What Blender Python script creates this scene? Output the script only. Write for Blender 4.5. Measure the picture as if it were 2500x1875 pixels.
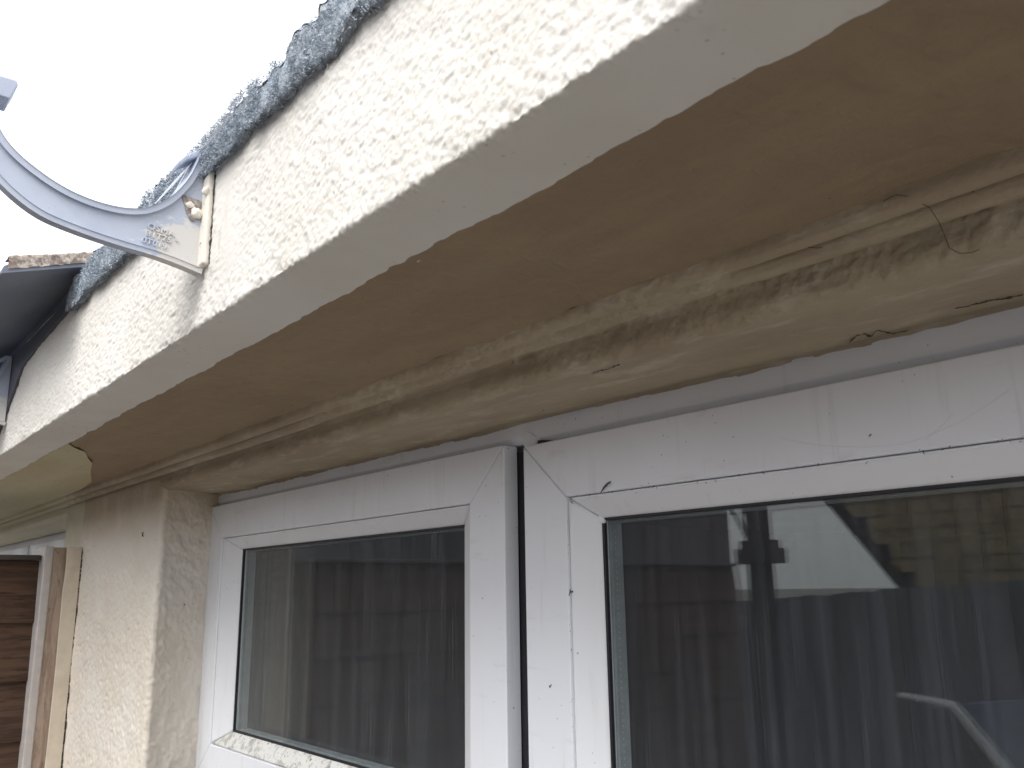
import bpy, math, random
import numpy as np
from mathutils import Vector, Matrix

for o in list(bpy.data.objects): bpy.data.objects.remove(o)
S = bpy.context.scene
C = S.collection
H = 1.85            # eye height: all builders below give z relative to eye height
R = math.radians

# ------------------------------------------------------------------ camera
cam_d = bpy.data.cameras.new('camera')
cam = bpy.data.objects.new('camera', cam_d); C.objects.link(cam)
cam_d.sensor_width = 36.0
cam_d.lens = 1.87650407 / 2.212 * 36.0
cam_d.clip_start = 0.01; cam_d.clip_end = 3000
yaw, pit, rol = 0.88088168, 0.2320328, -0.01450172
fw = np.array([-math.sin(yaw)*math.cos(pit), math.cos(yaw)*math.cos(pit), math.sin(pit)])
rt = np.cross(fw, [0, 0, 1]); rt /= np.linalg.norm(rt); up = np.cross(rt, fw)
r2 = rt*math.cos(rol) + up*math.sin(rol); u2 = -rt*math.sin(rol) + up*math.cos(rol)
cam.matrix_world = Matrix(((r2[0], u2[0], -fw[0], 0), (r2[1], u2[1], -fw[1], 0), (r2[2], u2[2], -fw[2], H), (0, 0, 0, 1)))
cam_d.dof.use_dof = True; cam_d.dof.focus_distance = 0.95; cam_d.dof.aperture_fstop = 26.0
S.camera = cam

# ------------------------------------------------------------------ sky, sun, exposure
SUN = Vector((0.30, -0.72, 0.90)).normalized()      # direction towards the sun
w = bpy.data.worlds.new('World'); S.world = w; w.use_nodes = True
nt = w.node_tree; nt.nodes.clear()
sky = nt.nodes.new('ShaderNodeTexSky'); sky.sky_type = 'NISHITA'; sky.sun_disc = False
sky.sun_elevation = math.asin(SUN.z); sky.sun_rotation = math.atan2(SUN.x, SUN.y)
sky.air_density = 1.0; sky.dust_density = 4.0
hs = nt.nodes.new('ShaderNodeHueSaturation'); hs.inputs['Saturation'].default_value = 0.22
mx = nt.nodes.new('ShaderNodeMix'); mx.data_type = 'RGBA'; mx.inputs[0].default_value = 0.55
mx.inputs[7].default_value = (13.0, 13.2, 13.8, 1)       # thin bright cloud layer
bg = nt.nodes.new('ShaderNodeBackground'); bg.inputs['Strength'].default_value = 0.10
wo = nt.nodes.new('ShaderNodeOutputWorld')
nt.links.new(sky.outputs[0], hs.inputs['Color']); nt.links.new(hs.outputs[0], mx.inputs[6])
nt.links.new(mx.outputs[2], bg.inputs[0]); nt.links.new(bg.outputs[0], wo.inputs[0])
sd = bpy.data.lights.new('sun', 'SUN'); sd.energy = 1.5; sd.angle = R(42); sd.color = (1.0, 0.96, 0.90)
so = bpy.data.objects.new('sun', sd); C.objects.link(so)
so.rotation_euler = SUN.to_track_quat('Z', 'Y').to_euler(); so.location = (0, -3, 8)
S.view_settings.view_transform = 'Standard'; S.view_settings.look = 'None'
S.view_settings.exposure = 0.84; S.view_settings.gamma = 1; S.view_settings.use_curve_mapping = False

# ------------------------------------------------------------------ numpy noise
def _h(ix, iy, iz, s):
    n = (ix*374761393 + iy*668265263 + iz*2147483647*3 + s*974634777) & 0xffffffff
    n = ((n ^ (n >> 13))*1274126177) & 0xffffffff
    n = ((n ^ (n >> 16))*2246822519) & 0xffffffff
    return ((n ^ (n >> 15)) & 0xffff)/32767.5 - 1.0
def vn(p, s=0):
    """smooth value noise, p (N,3) -> about -1..1"""
    i = np.floor(p).astype(np.int64); f = p - i; f = f*f*f*(f*(f*6-15)+10)
    r = 0
    for a in (0, 1):
        for b in (0, 1):
            for c in (0, 1):
                wgt = (f[:, 0] if a else 1-f[:, 0])*(f[:, 1] if b else 1-f[:, 1])*(f[:, 2] if c else 1-f[:, 2])
                r = r + wgt*_h(i[:, 0]+a, i[:, 1]+b, i[:, 2]+c, s)
    return r
def fbm(p, o=3, s=0):
    r = 0; a = 1.0; t = 0
    for k in range(o): r = r + a*vn(p*(2.03**k) + 17.3*k, s+k); t += a; a *= .5
    return r/t

# ------------------------------------------------------------------ mesh helpers
WL = {}
def empty(name, label, cat, loc, group=None, kind=None):
    o = bpy.data.objects.new(name, None); C.objects.link(o); o.empty_display_size = .05
    o.location = (loc[0], loc[1], loc[2]+H); WL[o.name] = Vector(o.location)
    o['label'] = label; o['category'] = cat
    if group: o['group'] = group
    if kind: o['kind'] = kind
    return o
def tag(o, label=None, cat=None, group=None, kind=None):
    for k, v in (('label', label), ('category', cat), ('group', group), ('kind', kind)):
        if v: o[k] = v
    return o
def mk(name, v, f, m, par=None, smooth=False):
    v = np.asarray(v, float).copy(); v[:, 2] += H
    lo = v.min(0); hi = v.max(0); c = Vector(((lo[0]+hi[0])/2, (lo[1]+hi[1])/2, lo[2] if par is None else (lo[2]+hi[2])/2))
    me = bpy.data.meshes.new(name)
    me.from_pydata([tuple(x) for x in (v - np.array(c))], [], [tuple(int(i) for i in q) for q in f])
    me.materials.append(m)
    if smooth: me.polygons.foreach_set('use_smooth', [True]*len(me.polygons))
    me.update()
    o = bpy.data.objects.new(name, me); C.objects.link(o)
    if par: o.parent = par; o.location = c - WL[par.name]
    else: o.location = c
    WL[o.name] = c.copy()
    return o
def boxv(x0, x1, y0, y1, z0, z1):
    v = [(x, y, z) for x in (x0, x1) for y in (y0, y1) for z in (z0, z1)]
    f = [(0, 1, 3, 2), (4, 6, 7, 5), (0, 4, 5, 1), (2, 3, 7, 6), (0, 2, 6, 4), (1, 5, 7, 3)]
    return v, f
def join(*ps):
    V = []; F = []
    for v, f in ps:
        n = len(V); V += [tuple(a) for a in v]; F += [tuple(i+n for i in q) for q in f]
    return V, F
def box(name, b, m, par=None, bev=0.0):
    v, f = boxv(*b); o = mk(name, v, f, m, par)
    if bev: bevel(o, bev)
    return o
def bevel(o, wd, seg=2):
    md = o.modifiers.new('bevel', 'BEVEL'); md.width = wd; md.segments = seg; md.limit_method = 'ANGLE'; md.angle_limit = R(35)
    o.data.polygons.foreach_set('use_smooth', [True]*len(o.data.polygons))
    wn = o.modifiers.new('wn', 'WEIGHTED_NORMAL'); wn.keep_sharp = True
def grid(P):
    """P (n,m,3) -> verts, faces"""
    n, m = P.shape[:2]
    a = np.arange(n*m).reshape(n, m)
    f = np.stack([a[:-1, :-1], a[:-1, 1:], a[1:, 1:], a[1:, :-1]], -1).reshape(-1, 4)
    return P.reshape(-1, 3), f
def resample(pts, step, close=False):
    pts = np.array(pts, float); d = np.linalg.norm(np.diff(pts, axis=0), axis=1); s = np.r_[0, np.cumsum(d)]
    if callable(step):
        t = [0.0]
        while t[-1] < s[-1]:
            k = np.array([np.interp(t[-1], s, pts[:, j]) for j in range(pts.shape[1])]); t.append(t[-1]+step(k))
        t[-1] = s[-1]; t = np.array(t)
    else: t = np.linspace(0, s[-1], max(2, int(round(s[-1]/step))+1))
    return np.stack([np.interp(t, s, pts[:, j]) for j in range(pts.shape[1])], 1), t
def arc(cy, cz, r, a0, a1, n=8):
    return [(cy+r*math.cos(R(a0+(a1-a0)*i/n)), cz+r*math.sin(R(a0+(a1-a0)*i/n))) for i in range(n+1)]
def logx(x0, x1, k, mn):
    """samples from x0 (far, negative) to x1, step proportional to distance from the eye"""
    xs = [x0]
    while xs[-1] < x1:
        xs.append(xs[-1] + max(mn, k*math.hypot(xs[-1], .25)))
    xs[-1] = x1
    return np.array(xs)
def sweepx(name, prof, xs, m, par, disp=None, step=.0015, smooth=True, flip=False, warp=None):
    """prof: (y,z) points; disp(P(N,3), t(N), xs) -> normal displacement"""
    pr, t = resample(prof, step)
    tg = np.gradient(pr, axis=0); tg /= np.linalg.norm(tg, axis=1)[:, None] + 1e-9
    nm = np.stack([tg[:, 1], -tg[:, 0]], 1)
    if flip: nm = -nm
    P = np.zeros((len(xs), len(pr), 3)); P[:, :, 0] = xs[:, None]; P[:, :, 1] = pr[None, :, 0]; P[:, :, 2] = pr[None, :, 1]
    Q = P.reshape(-1, 3).copy()
    if disp is not None:
        T = np.broadcast_to(t[None, :], P.shape[:2]).reshape(-1)
        d = disp(Q, T)
        N = np.zeros_like(P); N[:, :, 1] = nm[None, :, 0]; N[:, :, 2] = nm[None, :, 1]
        Q = Q + N.reshape(-1, 3)*d[:, None]
    if warp: Q = warp(Q)
    v, f = grid(Q.reshape(P.shape))
    if not flip: f = f[:, ::-1]
    return mk(name, v, f, m, par, smooth)
def tube(pts, r, n=6, cap=True):
    pts = [Vector(p) for p in pts]; V = []; F = []
    rr = r if hasattr(r, '__len__') else [r]*len(pts)
    pa = None
    for i, p in enumerate(pts):
        d = (pts[min(i+1, len(pts)-1)] - pts[max(i-1, 0)]).normalized()
        a = d.cross(Vector((0, 0, 1))) if pa is None else pa - d*pa.dot(d)
        if a.length < 1e-4: a = d.cross(Vector((1, 0, 0)))
        a.normalize(); pa = a; b = d.cross(a)
        for k in range(n):
            t = 2*math.pi*k/n; V.append(tuple(p + (a*math.cos(t)+b*math.sin(t))*rr[i]))
    for i in range(len(pts)-1):
        for k in range(n): F.append((i*n+k, i*n+(k+1) % n, (i+1)*n+(k+1) % n, (i+1)*n+k))
    if cap: F.append(tuple(range(n))[::-1]); F.append(tuple((len(pts)-1)*n+k for k in range(n)))
    return V, F
def prismx(poly, x0, x1):
    """poly of (y,z) extruded from x0 to x1"""
    n = len(poly); V = [(x0, y, z) for y, z in poly]+[(x1, y, z) for y, z in poly]
    F = [tuple(range(n)), tuple(range(n, 2*n))[::-1]] + [(i, i+n, (i+1) % n+n, (i+1) % n) for i in range(n)]
    return V, F
def prismy(poly, y0, y1):
    n = len(poly); V = [(x, y0, z) for x, z in poly]+[(x, y1, z) for x, z in poly]
    F = [tuple(range(n)), tuple(range(n, 2*n))[::-1]] + [(i, i+n, (i+1) % n+n, (i+1) % n) for i in range(n)]
    return V, F

# ------------------------------------------------------------------ materials
class N:
    def __init__(s, name):
        s.m = bpy.data.materials.new(name); s.m.use_nodes = True; s.t = s.m.node_tree; s.t.nodes.clear()
        s.out = s.t.nodes.new('ShaderNodeOutputMaterial'); s.b = s.t.nodes.new('ShaderNodeBsdfPrincipled')
        s.t.links.new(s.b.outputs[0], s.out.inputs[0])
        s.pos = s.t.nodes.new('ShaderNodeNewGeometry').outputs['Position']
    def n(s, t, **k):
        x = s.t.nodes.new(t)
        for a, v in k.items(): setattr(x, a, v)
        return x
    def L(s, a, b): s.t.links.new(a, b)
    def mapd(s, sc, rot=(0, 0, 0), src=None):
        x = s.n('ShaderNodeMapping'); x.inputs['Scale'].default_value = sc if hasattr(sc, '__len__') else (sc,)*3
        x.inputs['Rotation'].default_value = rot
        s.L(src or s.pos, x.inputs[0]); return x.outputs[0]
    def noise(s, sc, det=3, rough=.55, dist=0, v=None):
        x = s.n('ShaderNodeTexNoise'); x.inputs['Scale'].default_value = 1
        x.inputs['Detail'].default_value = det; x.inputs['Roughness'].default_value = rough; x.inputs['Distortion'].default_value = dist
        s.L(s.mapd(sc) if v is None else v, x.inputs['Vector']); return x.outputs[0]
    def vor(s, sc, feat='F1', v=None, out=0, rand=1.0):
        x = s.n('ShaderNodeTexVoronoi', feature=feat); x.inputs['Scale'].default_value = 1; x.inputs['Randomness'].default_value = rand
        s.L(s.mapd(sc) if v is None else v, x.inputs['Vector']); return x.outputs[out]
    def ramp(s, x, a, b, c0=0.0, c1=1.0):
        r = s.n('ShaderNodeMapRange'); r.inputs[1].default_value = a; r.inputs[2].default_value = b
        r.inputs[3].default_value = c0; r.inputs[4].default_value = c1; r.interpolation_type = 'SMOOTHSTEP'
        s.L(x, r.inputs[0]); return r.outputs[0]
    def math(s, op, a, b=None):
        x = s.n('ShaderNodeMath', operation=op)
        for i, q in enumerate((a, b)):
            if q is None: continue
            if isinstance(q, (int, float)): x.inputs[i].default_value = q
            else: s.L(q, x.inputs[i])
        return x.outputs[0]
    def mix(s, fac, a, b):
        x = s.n('ShaderNodeMix', data_type='RGBA')
        for i, q in ((0, fac), (6, a), (7, b)):
            if isinstance(q, (int, float)): x.inputs[i].default_value = q
            elif isinstance(q, tuple): x.inputs[i].default_value = (*q, 1) if len(q) == 3 else q
            else: s.L(q, x.inputs[i])
        return x.outputs[2]
    def xyz(s):
        x = s.n('ShaderNodeSeparateXYZ'); s.L(s.pos, x.inputs[0]); return x.outputs
    def fin(s, col, rough=.6, bump=None, strength=.5, dist=.001, spec=.5):
        if isinstance(col, tuple): s.b.inputs['Base Color'].default_value = (*col, 1)
        else: s.L(col, s.b.inputs['Base Color'])
        if isinstance(rough, (int, float)): s.b.inputs['Roughness'].default_value = rough
        else: s.L(rough, s.b.inputs['Roughness'])
        s.b.inputs['Specular IOR Level'].default_value = spec
        if bump is not None:
            x = s.n('ShaderNodeBump'); x.inputs['Strength'].default_value = strength; x.inputs['Distance'].default_value = dist
            s.L(bump, x.inputs['Height']); s.L(x.outputs[0], s.b.inputs['Normal'])
        return s.m

def m_fascia():
    s = N('white_roughcast_paint')
    a = s.noise(9, 4); c = s.mix(s.ramp(a, .35, .7), (.71, .69, .65), (.66, .635, .585))
    b = s.noise((70, 70, 22), 3); x = s.noise((6, 6, 10), 2)
    c = s.mix(s.math('MULTIPLY', s.ramp(b, .56, .72), s.ramp(x, .5, .72, 0, .42)), c, (.42, .34, .28))
    sp = s.vor(150); sq = s.noise(26, 2)                                        # small dark specks of dirt in the pits
    c = s.mix(s.math('MULTIPLY', s.ramp(sp, .20, .10), s.ramp(sq, .52, .66, 0, .6)), c, (.30, .27, .25))
    h = s.math('ADD', s.noise(420, 3), s.math('MULTIPLY', s.noise(900, 2), .4))
    return s.fin(c, .75, h, .35, .0008, .3)
def m_tan(name, c0, c1, c2, patch=.5, bumpsc=160, st=.5, smudge=.35):
    s = N(name)
    a = s.noise((5, 14, 14), 4, .6, .4); c = s.mix(s.ramp(a, .38, .66), c0, c1)
    b = s.noise((16, 50, 50), 5, .65); c = s.mix(s.ramp(b, .5, .72, 0, patch), c, c2)
    d = s.noise((40, 90, 90), 3); c = s.mix(s.ramp(d, .60, .75, 0, smudge), c, tuple(x*.45 for x in c0))
    sp = s.vor(85); q = s.noise(12, 2)
    c = s.mix(s.math('MULTIPLY', s.ramp(sp, .075, .035), s.ramp(q, .54, .64, 0, .8)), c, (.09, .065, .045))
    h = s.math('ADD', s.noise(bumpsc, 4, .6), s.math('MULTIPLY', s.noise(bumpsc*3.5, 2), .35))
    return s.fin(c, .72, h, st, .0015, .3)
def m_pier():
    s = N('cream_roughcast_paint')
    a = s.noise(7, 4); c = s.mix(s.ramp(a, .35, .7), (.70, .64, .555), (.74, .695, .63))
    z = s.xyz()[2]; top = s.ramp(z, H+.06, H+.18)                              # brown run-off stain under the eaves
    n = s.noise((20, 20, 8), 4); c = s.mix(s.math('MULTIPLY', top, s.ramp(n, .25, .6, .45, .9)), c, (.48, .385, .27))
    sp = s.vor(110); q = s.noise(20, 2)
    c = s.mix(s.math('MULTIPLY', s.ramp(sp, .13, .06), s.ramp(q, .5, .62, 0, .8)), c, (.10, .08, .07))
    h = s.noise(500, 3)
    return s.fin(c, .75, h, .3, .0008, .3)
def m_upvc(name='white_upvc', c0=(.86, .885, .94), c1=(.83, .85, .90), dirt=1.0):
    s = N(name)
    a = s.noise(6, 4, .6); c = s.mix(s.ramp(a, .35, .7), c0, c1)
    sp = s.vor(120); q = s.noise(9, 2)
    c = s.mix(s.math('MULTIPLY', s.ramp(sp, .075, .035), s.ramp(q, .47, .56, 0, dirt)), c, (.17, .16, .15))
    sp2 = s.vor(43); c = s.mix(s.math('MULTIPLY', s.ramp(sp2, .045, .02), .9*dirt), c, (.08, .07, .06))
    sm = s.noise((12, 12, 60), 5, .7); c = s.mix(s.ramp(sm, .58, .8, 0, .3*dirt), c, (.50, .46, .42))
    st = s.noise((90, 90, 7), 3, .6); c = s.mix(s.ramp(st, .56, .78, 0, .22*dirt), c, (.47, .45, .43))   # rain streaks
    return s.fin(c, s.ramp(a, .3, .7, .28, .45), s.noise(260, 2), .04, .0005, .5)
def m_mossy_upvc():
    s = N('grimy_white_upvc')
    n = s.noise((45, 45, 45), 5, .7, .6); c = s.mix(s.ramp(n, .50, .60), (.72, .72, .70), (.46, .46, .43))
    k = s.noise(190, 3, .7); c = s.mix(s.ramp(k, .60, .68), c, (.15, .15, .12))
    return s.fin(c, .7, s.noise(230, 3), .7, .0008, .3)
def simple(name, c, rough=.5, var=.15, sc=60, metal=0, spec=.5, bump=.15):
    s = N(name); a = s.noise(sc, 4, .6)
    col = s.mix(s.ramp(a, .3, .7), tuple(x*(1-var) for x in c), tuple(min(1, x*(1+var)) for x in c))
    s.b.inputs['Metallic'].default_value = metal
    return s.fin(col, rough, s.noise(sc*5, 3), bump, .0008, spec)
def m_bracket():
    s = N('faded_blue_grey_plastic')
    x, y, z = s.xyz(); a = s.noise((30, 60, 160), 4, .65)
    c = s.mix(s.ramp(s.noise(30, 3), .3, .7), (.42, .47, .58), (.48, .53, .63))
    low = s.math('MULTIPLY', s.ramp(y, .150, .205), s.ramp(z, H+.290, H+.262))
    k = s.math('ADD', s.math('MULTIPLY', low, .46), a)                          # brushed-over cream paint near the wall
    c = s.mix(s.ramp(k, .70, .78), c, (.62, .61, .60))
    sp = s.vor(330); c = s.mix(s.math('MULTIPLY', s.ramp(sp, .12, .06), s.ramp(s.noise(60, 2), .5, .6)), c, (.2, .18, .16))
    return s.fin(c, .5, s.noise(300, 3), .12, .0006, .4)
def m_bracket_paint():
    s = N('cream_paint_drips'); n = s.noise(160, 4)
    c = s.mix(s.ramp(n, .58, .68), (.74, .70, .63), (.33, .29, .25))
    return s.fin(c, .6, s.noise(200, 3), .5, .0008, .3)
def m_tile():
    s = N('mossy_concrete_tile')
    n = s.noise(90, 5, .7); c = s.mix(s.ramp(n, .38, .62), (.19, .225, .27), (.42, .48, .55))
    k = s.noise(260, 3, .7); c = s.mix(s.ramp(k, .55, .62), c, (.46, .48, .49))
    return s.fin(c, .95, s.math('ADD', s.noise(320, 4, .7), n), 1.0, .0025, .1)
def m_moss(): return simple('grey_green_moss', (.38, .43, .49), .95, .5, 300, spec=.1)
def m_slab():
    s = N('slate_grey_sheet'); n = s.noise((4, 9, 9), 4); c = s.mix(s.ramp(n, .35, .65), (.16, .18, .225), (.20, .22, .265))
    return s.fin(c, .85, s.noise(200, 3), .3, .001, .2)
def m_slabtop():
    s = N('brown_lichened_edge'); n = s.noise(120, 5, .7); c = s.mix(s.ramp(n, .42, .6), (.22, .18, .16), (.50, .44, .38))
    return s.fin(c, .95, n, 1.0, .002, .1)
def m_wood(name, c0, c1, c2, sc=(6, 3, 120), st=.5):
    s = N(name); v = s.mapd(sc)
    n = s.noise(None, 5, .65, 1.2, v=v); c = s.mix(s.ramp(n, .35, .6), c0, c1)
    k = s.noise((sc[0]*3, sc[1]*3, sc[2]*3), 4, .7, .8); c = s.mix(s.ramp(k, .55, .7), c, c2)
    return s.fin(c, .7, s.math('ADD', n, k), st, .0015, .3)
def m_glass(name, dirtcol, streak, base, sparse):
    s = N(name); t = s.t
    x, y, z = s.xyz(); g = t.nodes.new('ShaderNodeNewGeometry')
    dt = s.n('ShaderNodeVectorMath', operation='DOT_PRODUCT'); s.L(g.outputs['Normal'], dt.inputs[0]); s.L(g.outputs['Incoming'], dt.inputs[1])
    c = s.math('ABSOLUTE', dt.outputs['Value']); om = s.math('SUBTRACT', 1.0, c)
    f = s.math('ADD', .042, s.math('MULTIPLY', .958, s.math('POWER', om, 5.0)))
    tr = s.n('ShaderNodeBsdfTransparent'); tr.inputs[0].default_value = (.95, .97, .96, 1)
    gl = s.n('ShaderNodeBsdfGlossy'); gl.inputs['Roughness'].default_value = 0.0
    m1 = s.n('ShaderNodeMixShader'); s.L(f, m1.inputs[0]); s.L(tr.outputs[0], m1.inputs[1]); s.L(gl.outputs[0], m1.inputs[2])
    df = s.n('ShaderNodeBsdfDiffuse'); df.inputs[0].default_value = (*dirtcol, 1)
    v1 = s.noise((520, 1, 4), 3, .6); v2 = s.noise((1000, 1, 7), 2, .6); v3 = s.noise((110, 1, 2.5), 4, .6); bl = s.noise(14, 3)
    a = s.math('MULTIPLY', s.ramp(v1, .60, .70), s.ramp(bl, .40, .62, .45, 1)); a = s.math('MULTIPLY', a, streak)
    b = s.math('MULTIPLY', s.ramp(v2, .64, .73), streak*.8); cc = s.math('MULTIPLY', s.ramp(v3, .4, .7), base)
    sp = s.vor((170, 1, 120)); sps = s.math('MULTIPLY', s.ramp(sp, .09, .05), s.ramp(s.noise(11, 2), .52, .60, 0, sparse))
    pw = s.vor((30, 1, 19)); pws = s.math('MULTIPLY', s.math('MULTIPLY', s.ramp(pw, .14, .0), s.ramp(s.noise(500, 3, .7), .45, .7)), sparse*.6)
    tot = s.math('ADD', s.math('ADD', s.math('ADD', a, b), s.math('ADD', cc, sps)), s.math('ADD', base*.8, pws)); tot = s.math('MINIMUM', tot, .8)
    m2 = s.n('ShaderNodeMixShader'); s.L(tot, m2.inputs[0]); s.L(m1.outputs[0], m2.inputs[1]); s.L(df.outputs[0], m2.inputs[2])
    t.nodes.remove(s.b); s.L(m2.outputs[0], s.out.inputs[0]); return s.m
def m_clear():
    return m_glass('inner_glass', (.5, .5, .5), 0.0, 0.004, 0.0)

M = dict(
    fascia=m_fascia(), pier=m_pier(),
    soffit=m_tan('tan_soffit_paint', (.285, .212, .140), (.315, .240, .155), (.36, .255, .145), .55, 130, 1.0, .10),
    lintel=m_tan('weathered_tan_render', (.36, .29, .205), (.43, .36, .26), (.58, .53, .43), .7, 150, .8, .12),
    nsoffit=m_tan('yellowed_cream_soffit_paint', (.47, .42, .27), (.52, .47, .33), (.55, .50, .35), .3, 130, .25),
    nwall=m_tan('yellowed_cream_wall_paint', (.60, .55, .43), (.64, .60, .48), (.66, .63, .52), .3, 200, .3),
    upvc=m_upvc(), upvc_clean=m_upvc('white_upvc_bead', (.84, .86, .90), (.80, .82, .86), .7), grimy=m_mossy_upvc(),
    gasket=simple('black_rubber', (.012, .012, .018), .5, .2, 80), spacer=simple('grey_aluminium_spacer', (.33, .37, .40), .45, .1, 60),
    dot=simple('pale_perforation', (.6, .65, .66), .6, .05, 60),
    glassS=m_glass('streaked_glass', (.33, .36, .40), .26, .05, .12), glassL=m_glass('dusty_glass', (.38, .40, .46), .09, .035, .30), clear=m_clear(),
    bracket=m_bracket(), bpaint=m_bracket_paint(), tile=m_tile(), moss=m_moss(), slab=m_slab(), slabtop=m_slabtop(),
    web=simple('cobweb_silk', (.75, .78, .82), .6, .05, 60),
    board=m_wood('weathered_fence_board', (.15, .15, .16), (.21, .21, .22), (.09, .09, .10), (40, 40, 4)),
    plank=m_wood('brown_stained_plank', (.045, .024, .016), (.085, .048, .029), (.022, .013, .009), (3, 5, 60), .8),
    postwood=m_wood('brown_post_timber', (.25, .18, .135), (.36, .28, .225), (.15, .105, .08), (40, 40, 9)),
    postpaint=simple('cream_post_paint', (.60, .53, .43), .6, .08, 30), postedge=simple('pale_grey_edge_paint', (.43, .40, .385), .5, .08, 40),
    grime=simple('brown_grime', (.30, .27, .25), .9, .4, 300), dark=simple('dark_crack', (.05, .045, .04), .9), paving=simple('grey_paving', (.17, .160, .148), .9, .15, 3),
    room=simple('grey_blue_room_wall', (.12, .12, .16), .9, .1, 3), rcurt=simple('dark_grey_curtain', (.15, .15, .18), .9, .15, 12),
    opp=simple('dark_brown_house_render', (.10, .09, .10), .9, .15, 4), claytile=simple('brown_hung_tile', (.35, .27, .155), .85, .25, 12),
    pole=simple('dark_stained_post', (.055, .045, .04), .8, .2, 30), trim=simple('pale_trim_paint', (.75, .76, .78), .6, .1, 40),
    shed=simple('blue_grey_felt', (.20, .23, .30), .9, .15, 8), twig=simple('dry_twig', (.05, .035, .025), .9), pupa=simple('orange_brown_shell', (.42, .12, .05), .6),
    hair=simple('brown_plant_fibre', (.10, .06, .03), .8), gutter=simple('dark_grey_gutter_and_shadow', (.09, .095, .115), .6, .1, 20),
)

# ------------------------------------------------------------------ ground
v, f = boxv(-400, 400, -400, 400, -H-.3, -H); g = mk('ground', v, f, M['paving']); tag(g, kind='structure')

# ------------------------------------------------------------------ house
house = empty('bungalow', 'cream rendered bungalow with white rough fascia, tan soffit and white plastic windows', 'house', (0.0, .9, -H))
YW, YF, YS, ZL, ZS = .455, .570, .550, .165, .197
XC = -1.438

def rough(Q, T, a=1.0, fine=1.0):
    p = Q*np.array([1.0, 1.0, 1.0])
    b = fbm(p*np.array([245, 245, 290]), 3, 3); s_ = fbm(p*520, 2, 9); l = fbm(p*38, 2, 5); pit = np.clip(-vn(p*np.array([150, 150, 190])+5, 21)-.30, 0, 1)
    return a*(.0010*b + .00065*s_ + .0008*l - .0014*pit)
# fascia: face, rounded rough arris, smooth underside strip with brushed paint edge
fp = [(.2195, .345), (.218, .32), (.218, .1990)] + arc(.2198, .1988, .0018, 180, 270, 4) + [(.2650, .1970), (.2700, .1970), (.2706, .1976), (.2706, .1995)]
def fdisp(Q, T):
    z = Q[:, 2]; y = Q[:, 1]
    k = np.clip((.2215-y)/.003, 0.05, 1)*np.clip((z-.1965)/.0015, .3, 1)
    sm = 1-.75*np.exp(-((Q[:, 0]+.598-.25*(.30-z))/.022)**2)*np.clip((z-.21)/.02, 0, 1)
    d = rough(Q, T)*k*sm*.85 + .0012*fbm(Q*14, 2, 31)
    arris = np.exp(-((z-.199)**2 + (y-.2195)**2)/.004**2)
    return d + arris*(.0026*fbm(Q*np.array([110, 40, 40]), 3, 44) + .0016*fbm(Q*np.array([340, 200, 200]), 2, 48) + .0016*fbm(Q*np.array([30, 1, 1]), 2, 49))
def fwarp(Q):
    x = Q[:, 0]; q = np.stack([x*26, 0*x, 0*x], 1); e = .0021*(fbm(q, 2, 7) + .8*fbm(q*4, 3, 10))
    Q[:, 1] += e*np.clip((Q[:, 1]-.235)/.03, 0, 1); return Q
xs = logx(-2.7, .05, .0022, .0008)
fas = sweepx('fascia', fp, xs, M['fascia'], house, fdisp, .0010, warp=fwarp)
me = fas.data
# brushed wavy edge of the white paint on the soffit
def edge_strip(name, x0, x1, ya, yb, z, m, par, wav, s_, k=.003):
    xx = logx(x0, x1, k, .001); P = np.zeros((len(xx), 7, 3)); q = np.stack([xx*22, 0*xx, 0*xx], 1); q2 = q*5.5
    e = yb + wav*(fbm(q, 2, s_) + .35*fbm(q2, 3, s_+3))
    for j, t in enumerate((0, .4, .8, 1, 1.0, 1.0, 1.0)):
        P[:, j, 0] = xx; P[:, j, 1] = ya+(e-ya)*t; P[:, j, 2] = z + (0, 0, 0, 0, .0006, .001, .0018)[j]
    v, f = grid(P); return mk(name, v, f[:, ::-1], m, par, False)
box('fascia_block', (-4.6, -2.7, .219, .262, .197, .338), M['fascia'], house)
box('fascia_core', (-2.7, .8, .224, .28, .1995, .336), M['fascia'], house)
box('fascia_return', (.05, .8, .2185, .224, .1975, .336), M['fascia'], house)
# soffit
def sdisp(Q, T):
    return np.clip((Q[:, 1]-.272)/.012, 0, 1)*(.0014*fbm(Q*12, 2, 3) + .00035*fbm(Q*190, 2, 18) + .0016*fbm(Q*75, 3, 8)*np.clip(1+fbm(Q*9, 2, 77), .2, 2))
sweepx('soffit', [(.256, .1985), (.440, .1985)], logx(-1.95, .5, .004, .0015), M['soffit'], house, sdisp, .0022)
box('soffit_slab', (-4.6, .8, .28, .62, .2005, .26), M['soffit'], house)
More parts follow.
